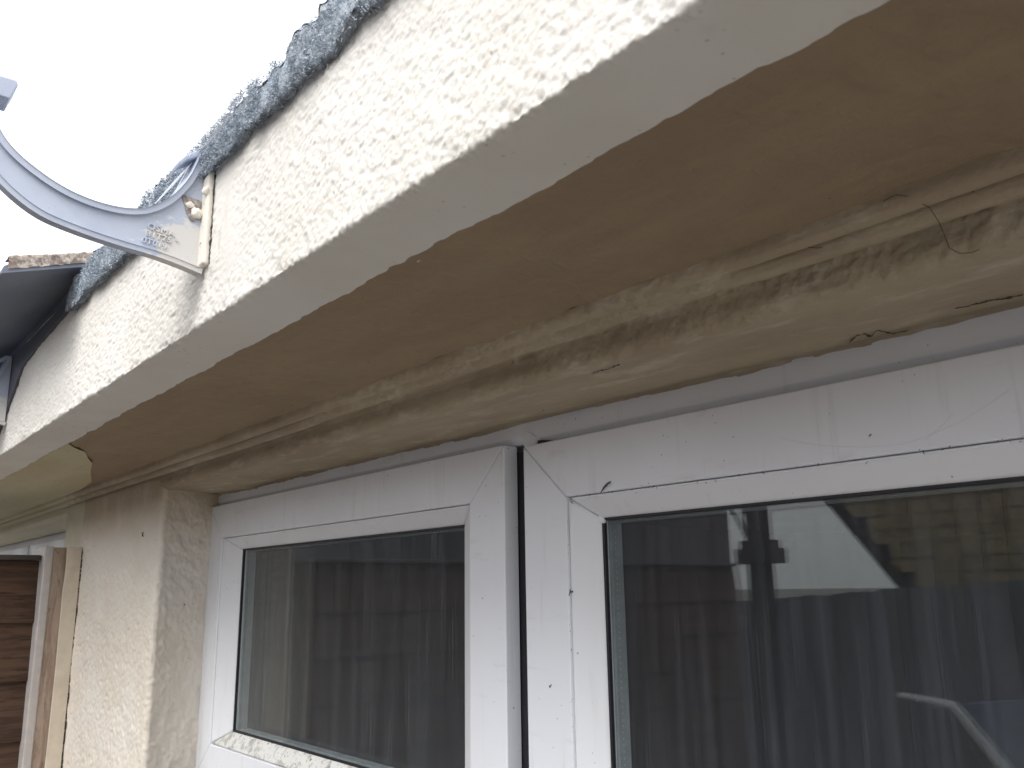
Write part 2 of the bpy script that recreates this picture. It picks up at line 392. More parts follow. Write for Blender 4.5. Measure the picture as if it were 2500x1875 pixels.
# moulding under the soffit: two small rounded beads, half buried in old render midway
m1 = [(.4195, .1992), (.4205, .194), (.4222, .1908), (.4255, .1888), (.4292, .1884), (.4322, .1898), (.4338, .1925), (.4342, .1928), (.4350, .1890), (.4372, .1853), (.4410, .1834), (.4450, .1836), (.4480, .1860), (.4490, .190)]
def mould(name, x0, x1, m, par, k, mn, buried=True):
    xx = logx(x0, x1, k, mn); pr, t = resample(m1, .0011)
    n = len(pr); base = np.stack([np.interp(np.linspace(0, 1, n), [0, .35, .75, 1], [.4205, .427, .441, .4495]), np.interp(np.linspace(0, 1, n), [0, .35, .75, 1], [.1992, .1925, .1865, .189])], 1)
    P = np.zeros((len(xx), n, 3)); P[:, :, 0] = xx[:, None]
    w_ = np.zeros(len(xx))
    if buried:
        w_ = np.clip((xx+.98)/.2, 0, 1)*np.clip((-.288-xx)/.03, 0, 1)*.62
        w_ = np.clip(w_+.3*fbm(np.stack([xx*18, 0*xx, 0*xx], 1), 3, 5)*(w_ > .3), 0, .95)
        w_ = np.maximum(w_, .12*(xx < -.6))
    P[:, :, 1] = pr[None, :, 0]*(1-w_[:, None]) + base[None, :, 0]*w_[:, None]
    P[:, :, 2] = pr[None, :, 1]*(1-w_[:, None]) + base[None, :, 1]*w_[:, None]
    Q = P.reshape(-1, 3); W = np.repeat(w_, n)
    d = (.00025 + .0018*W)*fbm(Q*130, 3, 12) + .0007*fbm(Q*22, 2, 4) - .0022*W*np.clip(vn(Q*120, 66)-.45, 0, 1)
    Q[:, 2] -= d; Q[:, 1] -= d*.5
    v, f = grid(Q.reshape(P.shape)); return mk(name, v, f[:, ::-1], m, par, True)
mould('moulding', -1.93, .5, M['lintel'], house, .0026, .001)
# lintel: rough face, rounded arris, brushed underside, ragged lip onto the window frame
lp = [(.4470, .1925), (.4530, .1880), (.4550, .1830)] + arc(.4660, .1765, .0110, 180, 262, 8) + [(.500, .1650), (.5575, .1643)]
def ldisp(Q, T):
    y = Q[:, 1]; rz = np.clip((.470-y)/.010, 0.08, 1)
    a = .85*np.clip(.8+1.0*fbm(Q*np.array([5, 1, 1]), 2, 90), .3, 1.5)
    d = rz*.0012 + rz*a*(.0013*fbm(Q*70, 2, 5) + 0.0016*fbm(Q*190, 3, 25) - .0018*np.clip(vn(Q*np.array([90, 150, 150]), 55)-.35, 0, 1))
    e = np.clip((y-.536)/.004, 0, 1)*np.clip(.2+fbm(Q*np.array([24, 0, 0])+3, 3, 61), 0, 1)*.0012     # flaking paint edge
    return d + .0014*fbm(Q*np.array([9, 20, 20]), 2, 6) + .00035*fbm(Q*np.array([40, 160, 160]), 3, 16) + e
sweepx('lintel', lp, logx(XC-.012, .5, .0026, .001), M['lintel'], house, ldisp, .0013)
def lip(name, x0, x1, m, par, s_):
    xx = logx(x0, x1, .003, .001); P = np.zeros((len(xx), 4, 3)); q = np.stack([xx*12, 0*xx, 0*xx], 1)
    dz = .0016*fbm(q, 2, s_) + .0011*fbm(q*6, 3, s_+2) + .0012*(fbm(q*2.2, 1, s_+9) > .38)
    for j, (y, z, wz) in enumerate(((.5555, .1650, .15), (.5592, .1640, .7), (.5602, .1632, 1), (.5655, .1632, 1))):
        P[:, j, 0] = xx; P[:, j, 1] = y; P[:, j, 2] = z - dz*wz
    v, f = grid(P); return mk(name, v, f[:, ::-1], m, par, True)
lip('lintel_paint_lip', -1.475, .5, M['lintel'], house, 71)
box('lintel_core', (-1.50, .8, .462, .62, .1675, .1995), M['lintel'], house)
def crack(pts, rad):
    k_ = np.array(pts); t_ = np.linspace(0, len(pts)-1, 6*len(pts)); rr_ = np.random.RandomState(int(abs(pts[0][0])*1e4))
    q = np.stack([np.interp(t_, range(len(pts)), k_[:, j]) for j in range(3)], 1); q[:, :2] += rr_.normal(size=(len(q), 2))*.0005
    mk('crack', *tube(q, [rad*(.4+abs(rr_.normal())*.6) for _ in q], 5), M['dark'], house)
crack([(-.2998, .5525, .1634), (-.2871, .5392, .1634), (-.2819, .5388, .1634), (-.2825, .5490, .1634), (-.2717, .5382, .1634), (-.2695, .5554, .1634), (-.2600, .5556, .1634)], .0004)
crack([(-.2191, .5320, .1634), (-.2093, .5347, .1634), (-.1985, .5345, .1634), (-.1908, .5379, .1634), (-.1817, .5388, .1634)], .0005)
crack([(-.470, .470, .1640), (-.462, .469, .1640), (-.452, .4705, .1642), (-.440, .468, .1642)], .0004)
# pier between the windows: front, rounded rough arris, splayed reveal
def sweepz(name, prof, zs, m, par, disp, step):
    pr, t = resample(prof, step); tg = np.gradient(pr, axis=0); tg /= np.linalg.norm(tg, axis=1)[:, None]+1e-9
    nm = np.stack([tg[:, 1], -tg[:, 0]], 1)
    P = np.zeros((len(zs), len(pr), 3)); P[:, :, 0] = pr[None, :, 0]; P[:, :, 1] = pr[None, :, 1]; P[:, :, 2] = zs[:, None]
    Q = P.reshape(-1, 3).copy(); T = np.broadcast_to(t[None], P.shape[:2]).reshape(-1); d = disp(Q, T)
    NN = np.zeros_like(P); NN[:, :, 0] = nm[None, :, 0]; NN[:, :, 1] = nm[None, :, 1]
    v, f = grid((Q + NN.reshape(-1, 3)*d[:, None]).reshape(P.shape)); return mk(name, v, f, m, par, True)
pp = [(-1.925, YW), (XC-.008, YW)] + [(XC-.008+.008*math.sin(R(a)), YW+.008-.008*math.cos(R(a))) for a in (15, 30, 45, 60, 75, 90)] + [(-1.482, .5715)]
def pdisp(Q, T):
    sm = 1-.6*np.clip((Q[:, 2]-.10)/.08, 0, 1)
    rv = np.clip((Q[:, 1]-.463)/.01, 0, 1)
    return (rough(Q, T, 1.9)*(1-rv*.6) + rv*(.0030*fbm(Q*80, 3, 5) + .0016*fbm(Q*220, 2, 6)))*sm + .0013*fbm(Q*16, 2, 9)
sweepz('pier', pp, np.arange(.192, -.95, -.0026), M['pier'], house, pdisp, .0022)
box('pier_core', (-1.93, -1.50, .462, .62, -H, .1995), M['pier'], house)
box('pier_front_lower', (-2.05, XC-.004, .4565, .475, -H, -.94), M['pier'], house)
box('pier_reveal_lower', (-1.50, XC-.004, .475, .60, -H, -.95), M['pier'], house)
box('wall_below_window', (-1.50, 2.5, .47, .62, -H, -.98), M['pier'], house)
box('wall_right', (1.05, 2.5, .456, .62, -.98, .20), M['pier'], house)
box('soffit_right', (.5, 2.5, .26, .47, .1975, .26), M['soffit'], house)
box('fascia_right', (.8, 2.5, .2185, .26, .1970, .336), M['fascia'], house)
box('lintel_right', (.5, 1.05, .455, .60, .1652, .1975), M['lintel'], house)

# ---- window frame (fixed) 
JOINT = [(-.6526, .1537), (-.6400, .1452), (-.6417, .1386), (-.6560, .1368), (-.6612, .1425), (-.6625, .1474)]
win = box('window_frame', (-1.500, 1.04, .562, .60, .150, .178), M['upvc'], house)
v, f = join(prismx([(.5620, .1510), (.5620, .1650), (.600, .1650), (.600, .1440), (.5680, .1440), (.5665, .1460)], -1.496, -.664),
            prismx([(.5620, .1460), (.5620, .1650), (.600, .1650), (.600, .1375), (.5680, .1375), (.5665, .1400)], -.664, 1.04),
            boxv(-.6845, -.640, .572, .60, -.90, .1375), boxv(-1.496, -1.470, .571, .60, -.90, .1440), boxv(1.0, 1.04, .571, .60, -.9, .144), boxv(-1.496, 1.04, .571, .60, -.94, -.90))
bpy.data.objects.remove(win); win = mk('window_frame', v, f, M['upvc'], house); bevel(win, .0012)
# ragged pale T-joint of head and mullion
v, f = prismy(JOINT, .5575, .574)
o = mk('mullion_joint', v, f, M['upvc'], win); bevel(o, .0012)
v, f = join(boxv(-.6835, -.6560, .5690, .5735, -.89, .1372)); mk('mullion_gasket_shade', v, f, M['gasket'], win)  # black strip across the mullion: gasket and the gap's shadow in one
v, f = prismy([(-.650, .1385), (-.6450, .1440), (-.6320, .1425), (-.6150, .1395), (-.5, .1384), (-.5, .1370), (-.650, .1370)], .5608, .5616); mk('head_gasket', v, f, M['gasket'], win)
v, f = boxv(-1.478, -.69, .5608, .5616, .1438, .1446); mk('head_gasket', v, f, M['gasket'], win)
v, f = boxv(-.5, .98, .5608, .5616, .1372, .1384); mk('head_gasket', v, f, M['gasket'], win)

# ---- casements
def rail(par, name, q, yo, yi, yb, m):
    """q: four (x,z) corners outer0, outer1, inner1, inner0 : a mitred profile piece with a rounded front"""
    V = [(x, yo if k < 2 else yi, z) for k, (x, z) in enumerate(q)] + [(x, yb, z) for x, z in q]
    F = [(0, 1, 2, 3), (7, 6, 5, 4), (0, 4, 5, 1), (1, 5, 6, 2), (2, 6, 7, 3), (3, 7, 4, 0)]
    return mk(name, V, F, m, par)
def ring(par, x0, x1, z0, z1, a, b, yo, yi, yb, mats, names, gap=.00035, bev=.0014, only=None):
    """a: outer insets, b: inner insets as (left,right,bottom,top)"""
    X0, X1, Z0, Z1 = x0+a[0], x1-a[1], z0+a[2], z1-a[3]; x2, x3, z2, z3 = x0+b[0], x1-b[1], z0+b[2], z1-b[3]
    qs = dict(top=[(X0+gap, Z1), (X1-gap, Z1), (x3-gap, z3), (x2+gap, z3)], bottom=[(X1-gap, Z0), (X0+gap, Z0), (x2+gap, z2), (x3-gap, z2)],
              left=[(X0, Z0+gap), (X0, Z1-gap), (x2, z3-gap), (x2, z2+gap)], right=[(X1, Z1-gap), (X1, Z0+gap), (x3, z2+gap), (x3, z3-gap)])
    out = {}
    for k, q in qs.items():
        o = rail(par, names[k], q, yo, yi, yb, mats.get(k, mats['*'])); bevel(o, bev); out[k] = o
    return out
def casement(label, x0, x1, z0, z1, ins, glassmat, bot, glz):
    e = bpy.data.objects.new('casement', None); C.objects.link(e); e.empty_display_size = .05
    e.parent = house; wl = Vector(((x0+x1)/2, YS, z0+H)); e.location = wl-WL[house.name]; WL[e.name] = wl; e['label'] = label
    nm = dict(top='top_rail', bottom='bottom_rail', left='left_stile', right='right_stile')
    ring(e, x0, x1, z0, z1, (0, 0, 0, 0), ins, YS, YS, YS+.0185, {'*': M['upvc']}, nm)
    g = .0006
    ib = [i+g for i in ins]; d = glz
    nb = {k: 'glazing_bead' for k in nm}
    ring(e, x0, x1, z0, z1, ib, [i+w_ for i, w_ in zip(ib, (d[0], d[1], d[2], d[3]))], YS+.0012, .5655, .578, {'*': M['upvc_clean'], 'bottom': bot}, nb, .0002, .0030)
    gi = [i+w_ for i, w_ in zip(ib, d)]
    # gasket sits in behind the bead
    ring(e, x0, x1, z0, z1, [i-.002 for i in gi], [i+.0022 for i in gi], .5672, .5672, .571, {'*': M['gasket']}, {k: 'gasket' for k in nm}, 0, .0003)
    gx0, gx1, gz0, gz1 = x0+gi[0], x1-gi[1], z0+gi[2], z1-gi[3]
    o = box('glass_pane', (gx0-.006, gx1+.006, .5695, .5735, gz0-.006, gz1+.006), glassmat, e)
    o = box('inner_glass_pane', (gx0-.006, gx1+.006, .5895, .5935, gz0-.006, gz1+.006), M['clear'], e)
    s_ = .0062
    ring(e, gx0-.006, gx1+.006, gz0-.006, gz1+.006, (0, 0, 0, 0), (s_+.0035,)*4, .5745, .5745, .5885, {'*': M['spacer']}, {k: 'spacer_bar' for k in nm}, 0, .0004)
    return e, (gx0, gx1, gz0, gz1)
small, gS = casement('smaller left casement with streaked glass and grimy lower bead', -1.480, -.6815, -.288, .1435, (.060, .0585, .060, .055), M['glassS'], M['grimy'], (.046, .030, .021, .019))
large, gL = casement('larger right casement with dusty reflecting glass', -.6510, .985, -.885, .1375, (.0600, .060, .060, .0550), M['glassL'], M['grimy'], (.0285, .030, .021, .0205))
# dotted perforations along the spacer bar of the large casement
dv = []; xq = gL[0]+.0038
for k in range(150):
    z = gL[3]-.012-k*.0052; dv.append(boxv(xq, xq+.0003, .5790, .5798, z, z+.0011))
o = mk('spacer_perforations', *join(*dv), M['dot'], large); tag(o, kind='stuff')
o = mk('corner_plug', *prismy([(-.566, .0635), (-.5615, .0632), (-.5575, .0600), (-.5585, .0568), (-.5635, .0570), (-.5665, .0600)], .5645, .5690), M['upvc_clean'], large); bevel(o, .0012)

# ---- roof of the bungalow: mossy roll tiles over the fascia
roof = bpy.data.objects.new('roof', None); C.objects.link(roof); roof.parent = house
WL['roof'] = Vector((-.4, .4, H+.34)); roof.location = WL['roof']-WL[house.name]; roof.empty_display_size = .05
PER = .205; slope = math.tan(R(18))
rng = random.Random(4)
tops = []
def roll(x):   # wavy bold-roll section
    t = ((x+.555)/PER) % 1.0; t = min(t, 1-t)
    return .006*math.exp(-(t/.09)**2)
def tile(x0, x1, y0, z0, L_, lift, seed, n=34, ny=9):
    xx = np.linspace(x0, x1, n); prof = [(0, 0, 0)]
    rl = np.array([roll(x) for x in xx]); V = np.zeros((n, 2*ny+6, 3))
    yy = np.linspace(0, L_, ny); th = .0320
    ring_ = [(y, 0) for y in yy[::-1]] + [(-.0005, .25), (-.001, .5), (-.0005, .75), (.001, 1), (.004, 1.08), (.01, 1.05)] + [(y, 1) for y in yy]
    P = np.zeros((n, len(ring_), 3))
    for j, (dy, h) in enumerate(ring_):
        P[:, j, 0] = xx; P[:, j, 1] = y0+dy-.0; P[:, j, 2] = z0 + lift + rl*(.85 if h < .3 else 1) + dy*slope + h*th
    Q = P.reshape(-1, 3); d = .0040*fbm(Q*28, 2, 70) + .0026*fbm(Q*75+seed, 3, seed) + .0018*fbm(Q*200+seed, 2, seed+4)
    Q[:, 2] += d*1.1; Q[:, 1] -= d*.8
    v, f = grid(Q.reshape(P.shape)); nn = len(ring_)
    f = [tuple(q) for q in f] + [tuple(range(nn))[::-1], tuple((n-1)*nn+k for k in range(nn))]
    return v, f
k = 0
for row in range(3):
    for c in range(8):
        x1 = .30-c*PER+.08; x0 = x1-PER+.002
        if x1 < -1.04: continue
        jit = rng.uniform(-.004, .003); lf = rng.uniform(-.0015, .002)
        if row == 0 and x0 < -.515 < x1+.01: jit += 0
        v, f = tile(x0, x1, .2105+jit*.5+row*.33, .3165+row*.33*slope+row*.004, .38, lf, 11+k, 60 if row == 0 else 14)
        mk('roof_tile', v, f, M['tile'], roof, True); k += 1
# moss: many small curled flakes along the tile edges
mv = []; mf = []
rs = np.random.RandomState(3)
def flake(p, L_, seedv):
    a = rs.uniform(0, 6.28); b = rs.uniform(-1.2, .9); d = np.array([math.cos(a)*math.cos(b), -abs(math.sin(a))*math.cos(b), math.sin(b)])
    s_ = np.cross(d, rs.normal(size=3)); s_ /= np.linalg.norm(s_)+1e-9; w_ = L_*.11
    c = np.cross(d, s_); n0 = len(mv)
    mv.extend([p-s_*w_, p+s_*w_, p+d*L_*.55+s_*w_*.8+c*L_*.18, p+d*L_*.55-s_*w_*.8+c*L_*.18, p+d*L_+c*L_*.45])
    mf.extend([(n0, n0+1, n0+2, n0+3), (n0+3, n0+2, n0+4)])
clumps = fbm(np.stack([np.arange(-1.05, .1, .001)*60, np.zeros(1150), np.zeros(1150)], 1)[:1150], 3, 5)
for i in range(60000):
    x = rs.uniform(-1.02, .02); cl = clumps[min(1149, max(0, int((x+1.05)*1000)))]
    t = rs.uniform(0, 1)
    amt = np.clip(.55+cl*1.2 + (.5 if -.95 < x < -.58 else 0), .08, 1.5)
    if rs.uniform(0, 1.1) > amt: continue
    zt = .3165+roll(x)
    if t < .78:   # edge face
        p = np.array([x, .2098-rs.uniform(0, .003)*amt, zt + rs.uniform(-.003, .031)])
    elif t < .90:   # lumps on the top
        p = np.array([x, .2125+rs.uniform(-.003, .012), zt+.0300+rs.uniform(-.001, .0012)*max(0, cl*1.6+.25)])
    else: p = np.array([x, rs.uniform(.209, .219), zt-.001+rs.uniform(-.003, .0)+(.003)])
    flake(p, rs.uniform(.0009, .0034), 0)
o = mk('moss', mv, mf, M['moss'], roof); tag(o, kind='stuff')
box('roof_deck', (-1.0, 2.5, .262, 1.4, .345, .36), M['slab'], roof)

# ------------------------------------------------------------------ neighbouring house, same wall line
nb = empty('neighbouring_house', 'adjoining house beyond the boundary, yellowed cream paint and dark lichen-edged roof sheet', 'house', (-3.2, .9, -H))
# yellow-cream paint carries across the soffit with a curved brushed end
xx = np.array([-4.6, -3.0, -2.0, -1.8, -1.66, -1.60, -1.52, -1.4256, -1.37, -1.3133, -1.285, -1.262])
ye = np.array([.421, .421, .421, .417, .401, .385, .364, .343, .322, .3055, .284, .2745])
xi = np.linspace(-4.6, -1.262, 400); yi = np.interp(xi, xx, ye)
P = np.zeros((400, 3, 3))
for j, t in enumerate((0, .5, 1)): P[:, j, 0] = xi; P[:, j, 1] = .2690 if j == 0 else (.2745 if j == 1 else np.maximum(yi, .2746)); P[:, j, 2] = .1977 if j == 0 else .1962
v, f = grid(P); mk('soffit', v, f[:, ::-1], M['nsoffit'], nb, True)
mould('moulding', -4.6, -1.93, M['nsoffit'], nb, .01, .004, False)
sweepx('lintel', lp, logx(-4.6, -2.055, .006, .003), M['nwall'], nb, lambda Q, T: .0008*fbm(Q*40, 2, 6), .002)
box('lintel_core', (-4.6, -1.93, .462, .62, .1675, .1995), M['nwall'], nb)
zz = np.arange(.192, -.95, -.004)
sweepz('pier', [(-2.060, .570), (-2.060, .460), (-2.055, YW), (-1.918, YW), (-1.917, YW+.004)], zz, M['nwall'], nb, lambda Q, T: .0006+.0006*fbm(Q*60, 2, 6), .004)
box('wall_below_window', (-4.6, -1.93, .470, .62, -H, -.98), M['nwall'], nb)
box('pier_core', (-2.05, -1.93, .466, .62, -H, .1995), M['nwall'], nb)
wf = mk('window_frame', *join(boxv(-4.6, -2.06, .562, .60, .1475, .1655), boxv(-2.10, -2.06, .562, .60, -.9, .1475)), M['upvc'], nb); bevel(wf, .0012)
for (a, b) in ((-2.915, -2.10), (-4.4, -2.930)):
    cs = bpy.data.objects.new('casement', None); C.objects.link(cs); cs.parent = nb; WL[cs.name] = Vector(((a+b)/2, .56, H-.9)); cs.location = WL[cs.name]-WL[nb.name]; cs.empty_display_size = .05
    ring(cs, a, b, -.9, .1455, (0,)*4, (.055,)*4, .551, .555, .572, {'*': M['upvc']}, {k_: 'rail' if k_ in ('top', 'bottom') else 'stile' for k_ in ('top', 'bottom', 'left', 'right')})
    box('glass_pane', (a+.05, b-.05, .565, .569, -.85, .095), M['clear'], cs)
# roof sheet overhanging the gutter line, 17 degrees
x1 = -1.003; x0 = -4.6; dy = .25
def zz_(y): return .3583+(y-.218)*.325
def ztp(y): return .3725+(y-.218)*.30
V = []; n = 60; ys = np.linspace(.1345, 1.0, n)
mk('roof_sheet', *prismx([(.1345, zz_(.1345)), (1.0, zz_(1.0)), (1.0, ztp(1.0)+.02), (.1425, .3440), (.1365, .3400)], x0, x1-.002), M['slab'], nb)
P = np.zeros((260, 14, 3)); yy = np.linspace(.140, .60, 260)
for j in range(14):
    t = j/13; P[:, j, 0] = x1-.001 if t < .5 else x1-.001-(t-.5)*.05; P[:, j, 1] = yy; P[:, j, 2] = zz_(yy)+.004+(ztp(yy)+.003-zz_(yy)-.004)*min(1, t*2)
Q = P.reshape(-1, 3); d = .0016*fbm(Q*120, 3, 8); Q[:, 0] += d; Q[:, 2] += d
v, f = grid(Q.reshape(P.shape)); mk('lichened_verge', v, f, M['slabtop'], nb, True)
mk('fascia_shadow_sheet', *prismy([(-1.020, .3345), (-1.045, .3290), (-1.10, .3240), (-1.18, .3190), (-1.25, .3130), (-1.32, .3060), (-1.37, .277), (-1.41, .250), (-1.445, .228), (-4.6, .226), (-4.6, .3375), (-1.020, .3375)], .2150, .2188), M['gutter'], nb)  # added dark sheet cut to the outline of the shadow on the fascia
box('roof_plate', (x0, -1.03, .222, .262, .338, .372), M['slab'], nb)
# brackets of the neighbour's side carry a dark half round gutter
# ------------------------------------------------------------------ gutter brackets
inner = [(.2085, .3360), (.2065, .3290), (.2035, .3190), (.1987, .3079), (.1915, .2965), (.1829, .2861), (.1702, .2778), (.1600, .2745), (.1510, .2734), (.1400, .2733), (.1291, .2746), (.1170, .2775), (.1046, .2825), (.0893, .2910), (.0780, .3010), (.0700, .3130), (.0650, .3260), (.0635, .3400), (.0640, .3470)]
outer = [(.2150, .2405), (.1985, .2440), (.1793, .2468), (.1564, .2485), (.1313, .2512), (.1071, .2560), (.0921, .2630), (.0771, .2745), (.0670, .2860), (.0600, .3000), (.0560, .3150), (.0545, .3300), (.0545, .3480)]
def smooth_curve(p, k=5):
    p = [np.array(q) for q in p]; p = [2*p[0]-p[1]] + p + [2*p[-1]-p[-2]]; o = []
    for i in range(1, len(p)-2):
        for t in np.arange(k)/k:
            o.append(tuple(.5*((2*p[i]) + (-p[i-1]+p[i+1])*t + (2*p[i-1]-5*p[i]+4*p[i+1]-p[i+2])*t*t + (-p[i-1]+3*p[i]-3*p[i+1]+p[i+2])*t**3)))
    return o + [tuple(p[-2])]
inner = smooth_curve(resample(inner, .012)[0]); outer = smooth_curve(resample(outer, .018)[0])
def bracket(name, label, X, full=True):
    e = empty(name, label, 'gutter bracket', (X, .17, .2405), 'gutter brackets on the fascia')
    dx = X+.6324
    poly = [(.2145, .3372)] + inner + outer[::-1]
    o = mk('web', *prismx(poly, X-.0045, X+.0000), M['bracket'], e); bevel(o, .0006)
    def flange(name, pts, th, a, b, m, sgn):
        P = np.array(pts); tg = np.gradient(P, axis=0); tg /= np.linalg.norm(tg, axis=1)[:, None]; nm = np.stack([tg[:, 1], -tg[:, 0]], 1)*sgn
        q = [tuple(p) for p in P] + [tuple(p) for p in (P+nm*th)[::-1]]
        n_ = len(P); V = [(a, y, z) for y, z in q]+[(b, y, z) for y, z in q]; L_ = len(q); F = []
        for i in range(n_-1): F += [(i, i+1, L_-2-i, L_-1-i), (L_+i+1, L_+i, 2*L_-1-i, 2*L_-2-i)]
        F += [(i, (i+1) % L_, (i+1) % L_+L_, i+L_) for i in range(L_)]
        o = mk(name, V, F, m, e); bevel(o, .0009); return o
    flange('cradle', resample(inner, .003)[0], .0035, X-.0235, X+.0030, M['bracket'], -1)
    flange('lower_rim', resample(outer, .004)[0], .0030, X-.0065, X+.0030, M['bracket'], -1)
    if full: o = mk('back_plate', *boxv(X-.0150, X+.0110, .2125, .2195, .2420, .3210), M['bpaint'], e); bevel(o, .002)
    v = [(.0545, .3480), (.0545, .3435), (.0700, .3335), (.0765, .3330), (.0805, .3455), (.0790, .3485)]
    o = mk('front_clip', *prismx(v, X-.0200, X+.0020), M['bracket'], e); bevel(o, .0010)
    v = [(.2080, .3345), (.2000, .3290), (.1960, .3240), (.1945, .3275), (.1985, .3330), (.2065, .3395), (.2150, .3400), (.2150, .3370)]
    o = mk('rear_clip', *prismx(v, X-.0230, X-.0040), M['bracket'], e); bevel(o, .0010)
    return e
br = bracket('gutter_bracket', 'empty blue grey curved gutter bracket, near one, screwed to the white fascia', -.6324)
bracket('gutter_bracket', 'far gutter bracket half hidden in shade under the dark roof sheet', -1.395, False)
# painted-over bolt, with lumps
def blob(name, c, r, seed, m, par, n=14, amp=.28):
    P = np.zeros((n, 2*n+1, 3)); th = np.linspace(0, math.pi, n); ph = np.linspace(0, 2*math.pi, 2*n+1)
    for j in range(2*n+1): P[:, j] = np.stack([np.cos(th)*r[0], np.sin(th)*math.cos(ph[j])*r[1], np.sin(th)*math.sin(ph[j])*r[2]], 1)
    Q = P.reshape(-1, 3); k_ = 1+amp*fbm(Q/ max(r)*1.6+seed, 2, seed); Q = Q*k_[:, None]+np.array(c)
    v, f = grid(Q.reshape(P.shape)); return mk(name, v, f, m, par, True)
blob('dirt_ring', (-.6322, .2055, .2872), (.0010, .0065, .0085), 14, M['grime'], br, 30, .8)
blob('bolt', (-.6312, .2085, .2850), (.0032, .0046, .0046), 4, M['bpaint'], br, 20)
blob('nut', (-.6318, .2035, .2905), (.0020, .0036, .0026), 9, M['bpaint'], br)
blob('screw_head', (-.6240, .2120, .3020), (.0032, .0028, .0038), 6, M['bpaint'], br)
rs = np.random.RandomState(12)
pz = np.arange(.2425, .3290, .0022)
mk('sealant_crack', *tube([(-.6203+rs.normal()*.0004, .2170, z_) for z_ in pz], [.0003+.00025*abs(rs.normal()) for _ in pz], 5), M['dark'], br)
# embossed lettering on the web
def text(s_, y, z, size, ang, name='embossed_letters'):
    cu = bpy.data.curves.new(name, 'FONT'); cu.body = s_; cu.size = size; cu.extrude = .0010; cu.bevel_depth = .0002; cu.space_character = 1.15
    to = bpy.data.objects.new('tmp', cu); C.objects.link(to); bpy.context.view_layer.update()
    me = bpy.data.meshes.new_from_object(to.evaluated_get(bpy.context.evaluated_depsgraph_get())); bpy.data.objects.remove(to)
    a = R(ang)
    vs = np.array([v_.co[:] for v_ in me.vertices]); fs = [tuple(p.vertices) for p in me.polygons]
    yy_ = y + vs[:, 0]*math.cos(a) - vs[:, 1]*math.sin(a); zz2 = z + vs[:, 0]*math.sin(a) + vs[:, 1]*math.cos(a)
    return mk(name, np.stack([-.6322+vs[:, 2], yy_, zz2], 1), fs, M['bracket'], br)
text('OSMA', .1735, .2635, .0068, -5); text('31T75 °', .1735, .2578, .0062, -5); text('0T019', .1705, .2520, .0062, -5)
# dark gutter held by the far bracket
gp = [(y, z) for y, z in inner[:]]; gp = [q for q in inner if q[1] < .332]
P = np.array(resample(gp, .006)[0]); tg = np.gradient(P, axis=0); tg /= np.linalg.norm(tg, axis=1)[:, None]; nm = np.stack([tg[:, 1], -tg[:, 0]], 1)
poly = [tuple(p-n_*.0042) for p, n_ in zip(P, nm)] ; q2 = [tuple(p-n_*.0065) for p, n_ in zip(P, nm)]
q = poly + q2[::-1]; L_ = len(q); n_ = len(poly); V = [(-4.6, y, z) for y, z in q]+[(-1.425, y, z) for y, z in q]
F = [(i, (i+1) % L_, (i+1) % L_+L_, i+L_) for i in range(L_)] + [(L_+i, L_+i+1, 2*L_-2-i, 2*L_-1-i) for i in range(n_-1)]
o = mk('gutter', V, F, M['gutter']); tag(o, 'dark grey half round gutter running away from the far bracket', 'gutter')

# ------------------------------------------------------------------ cobwebs
def strands(name, label, L_, r=.00013):
    ps = []
    for a, b, sag in L_:
        a = Vector(a); b = Vector(b); ps.append(tube([a.lerp(b, t/8)+Vector((0, 0, -sag*4*(t/8)*(1-t/8))) for t in range(9)], r, 4, False))
    o = mk(name, *join(*ps), M['web']); return tag(o, label, 'cobweb')
rs = np.random.RandomState(8)
ww = []
for i in range(15):
    x = rs.uniform(-.62, -.44); ww.append(((x, .1965+rs.uniform(-.002, .002), .322+rs.uniform(-.006, .014)), (-.640+rs.uniform(-.004, .004), .212-rs.uniform(0, .012), .339-rs.uniform(0, .006)), rs.uniform(.0005, .004)))
strands('cobweb', 'pale cobweb strung from the mossy tile edge to the near gutter bracket tip', ww)
ww = [((-.640, .205, .330), (-.640, .180, .2880), -.001+.0008*i) for i in range(4)] + [((-.638, .202, .325), (-.642, .190, .294), .002)]
strands('cobweb', 'short cobweb strands inside the curve of the near gutter bracket', ww, .0002)
ww = [((-.36, .5498, .105), (-.27, .5498, .088), .004), ((-.27, .5498, .088), (-.20, .5498, .112), .004), ((-.255, .5498, .0885), (-.235, .5498, .103), .001)]
strands('cobweb', 'thin grey cobweb thread across the top rail of the large window', ww, .00016)

# ------------------------------------------------------------------ small debris
o = mk('plant_fibre', *tube([(-.2015, .4205, .1955), (-.1935, .4195, .1962), (-.1877, .4215, .1935), (-.1815, .4285, .1870), (-.1805, .4345, .1810), (-.1800, .4380, .1740), (-.1790, .4395, .1668), (-.1745, .4400, .1626), (-.1690, .4405, .1615), (-.1655, .4410, .1622)], .00022, 5), M['hair'])
tag(o, 'curled brown plant fibre dangling over the double moulding below the soffit', 'plant fibre')
o = mk('plant_fibre', *tube([(-.2560, .4310, .1905), (-.2520, .4300, .1888), (-.2470, .4305, .1868), (-.2440, .4310, .1862)], .00025, 5), M['hair'])
tag(o, 'tiny dark thread caught in the groove of the moulding', 'plant fibre')
o = mk('twig', *join(tube([(-.5450, .5495, .0818), (-.5395, .5485, .0862), (-.5340, .5480, .0893), (-.5305, .5478, .0905)], [.0003, .0008, .0008, .0003], 6), tube([(-.5350, .5480, .0888), (-.5300, .5475, .0888)], .0002, 4)), M['twig'])
tag(o, 'short dark twig stuck to the top rail of the large window', 'twig')
o = blob('insect_pupa', (-1.4600, .5085, -.0185), (.0022, .0030, .0062), 3, M['pupa'], None, 10); tag(o, 'orange brown insect pupa clinging to the rough reveal beside the small window', 'pupa')
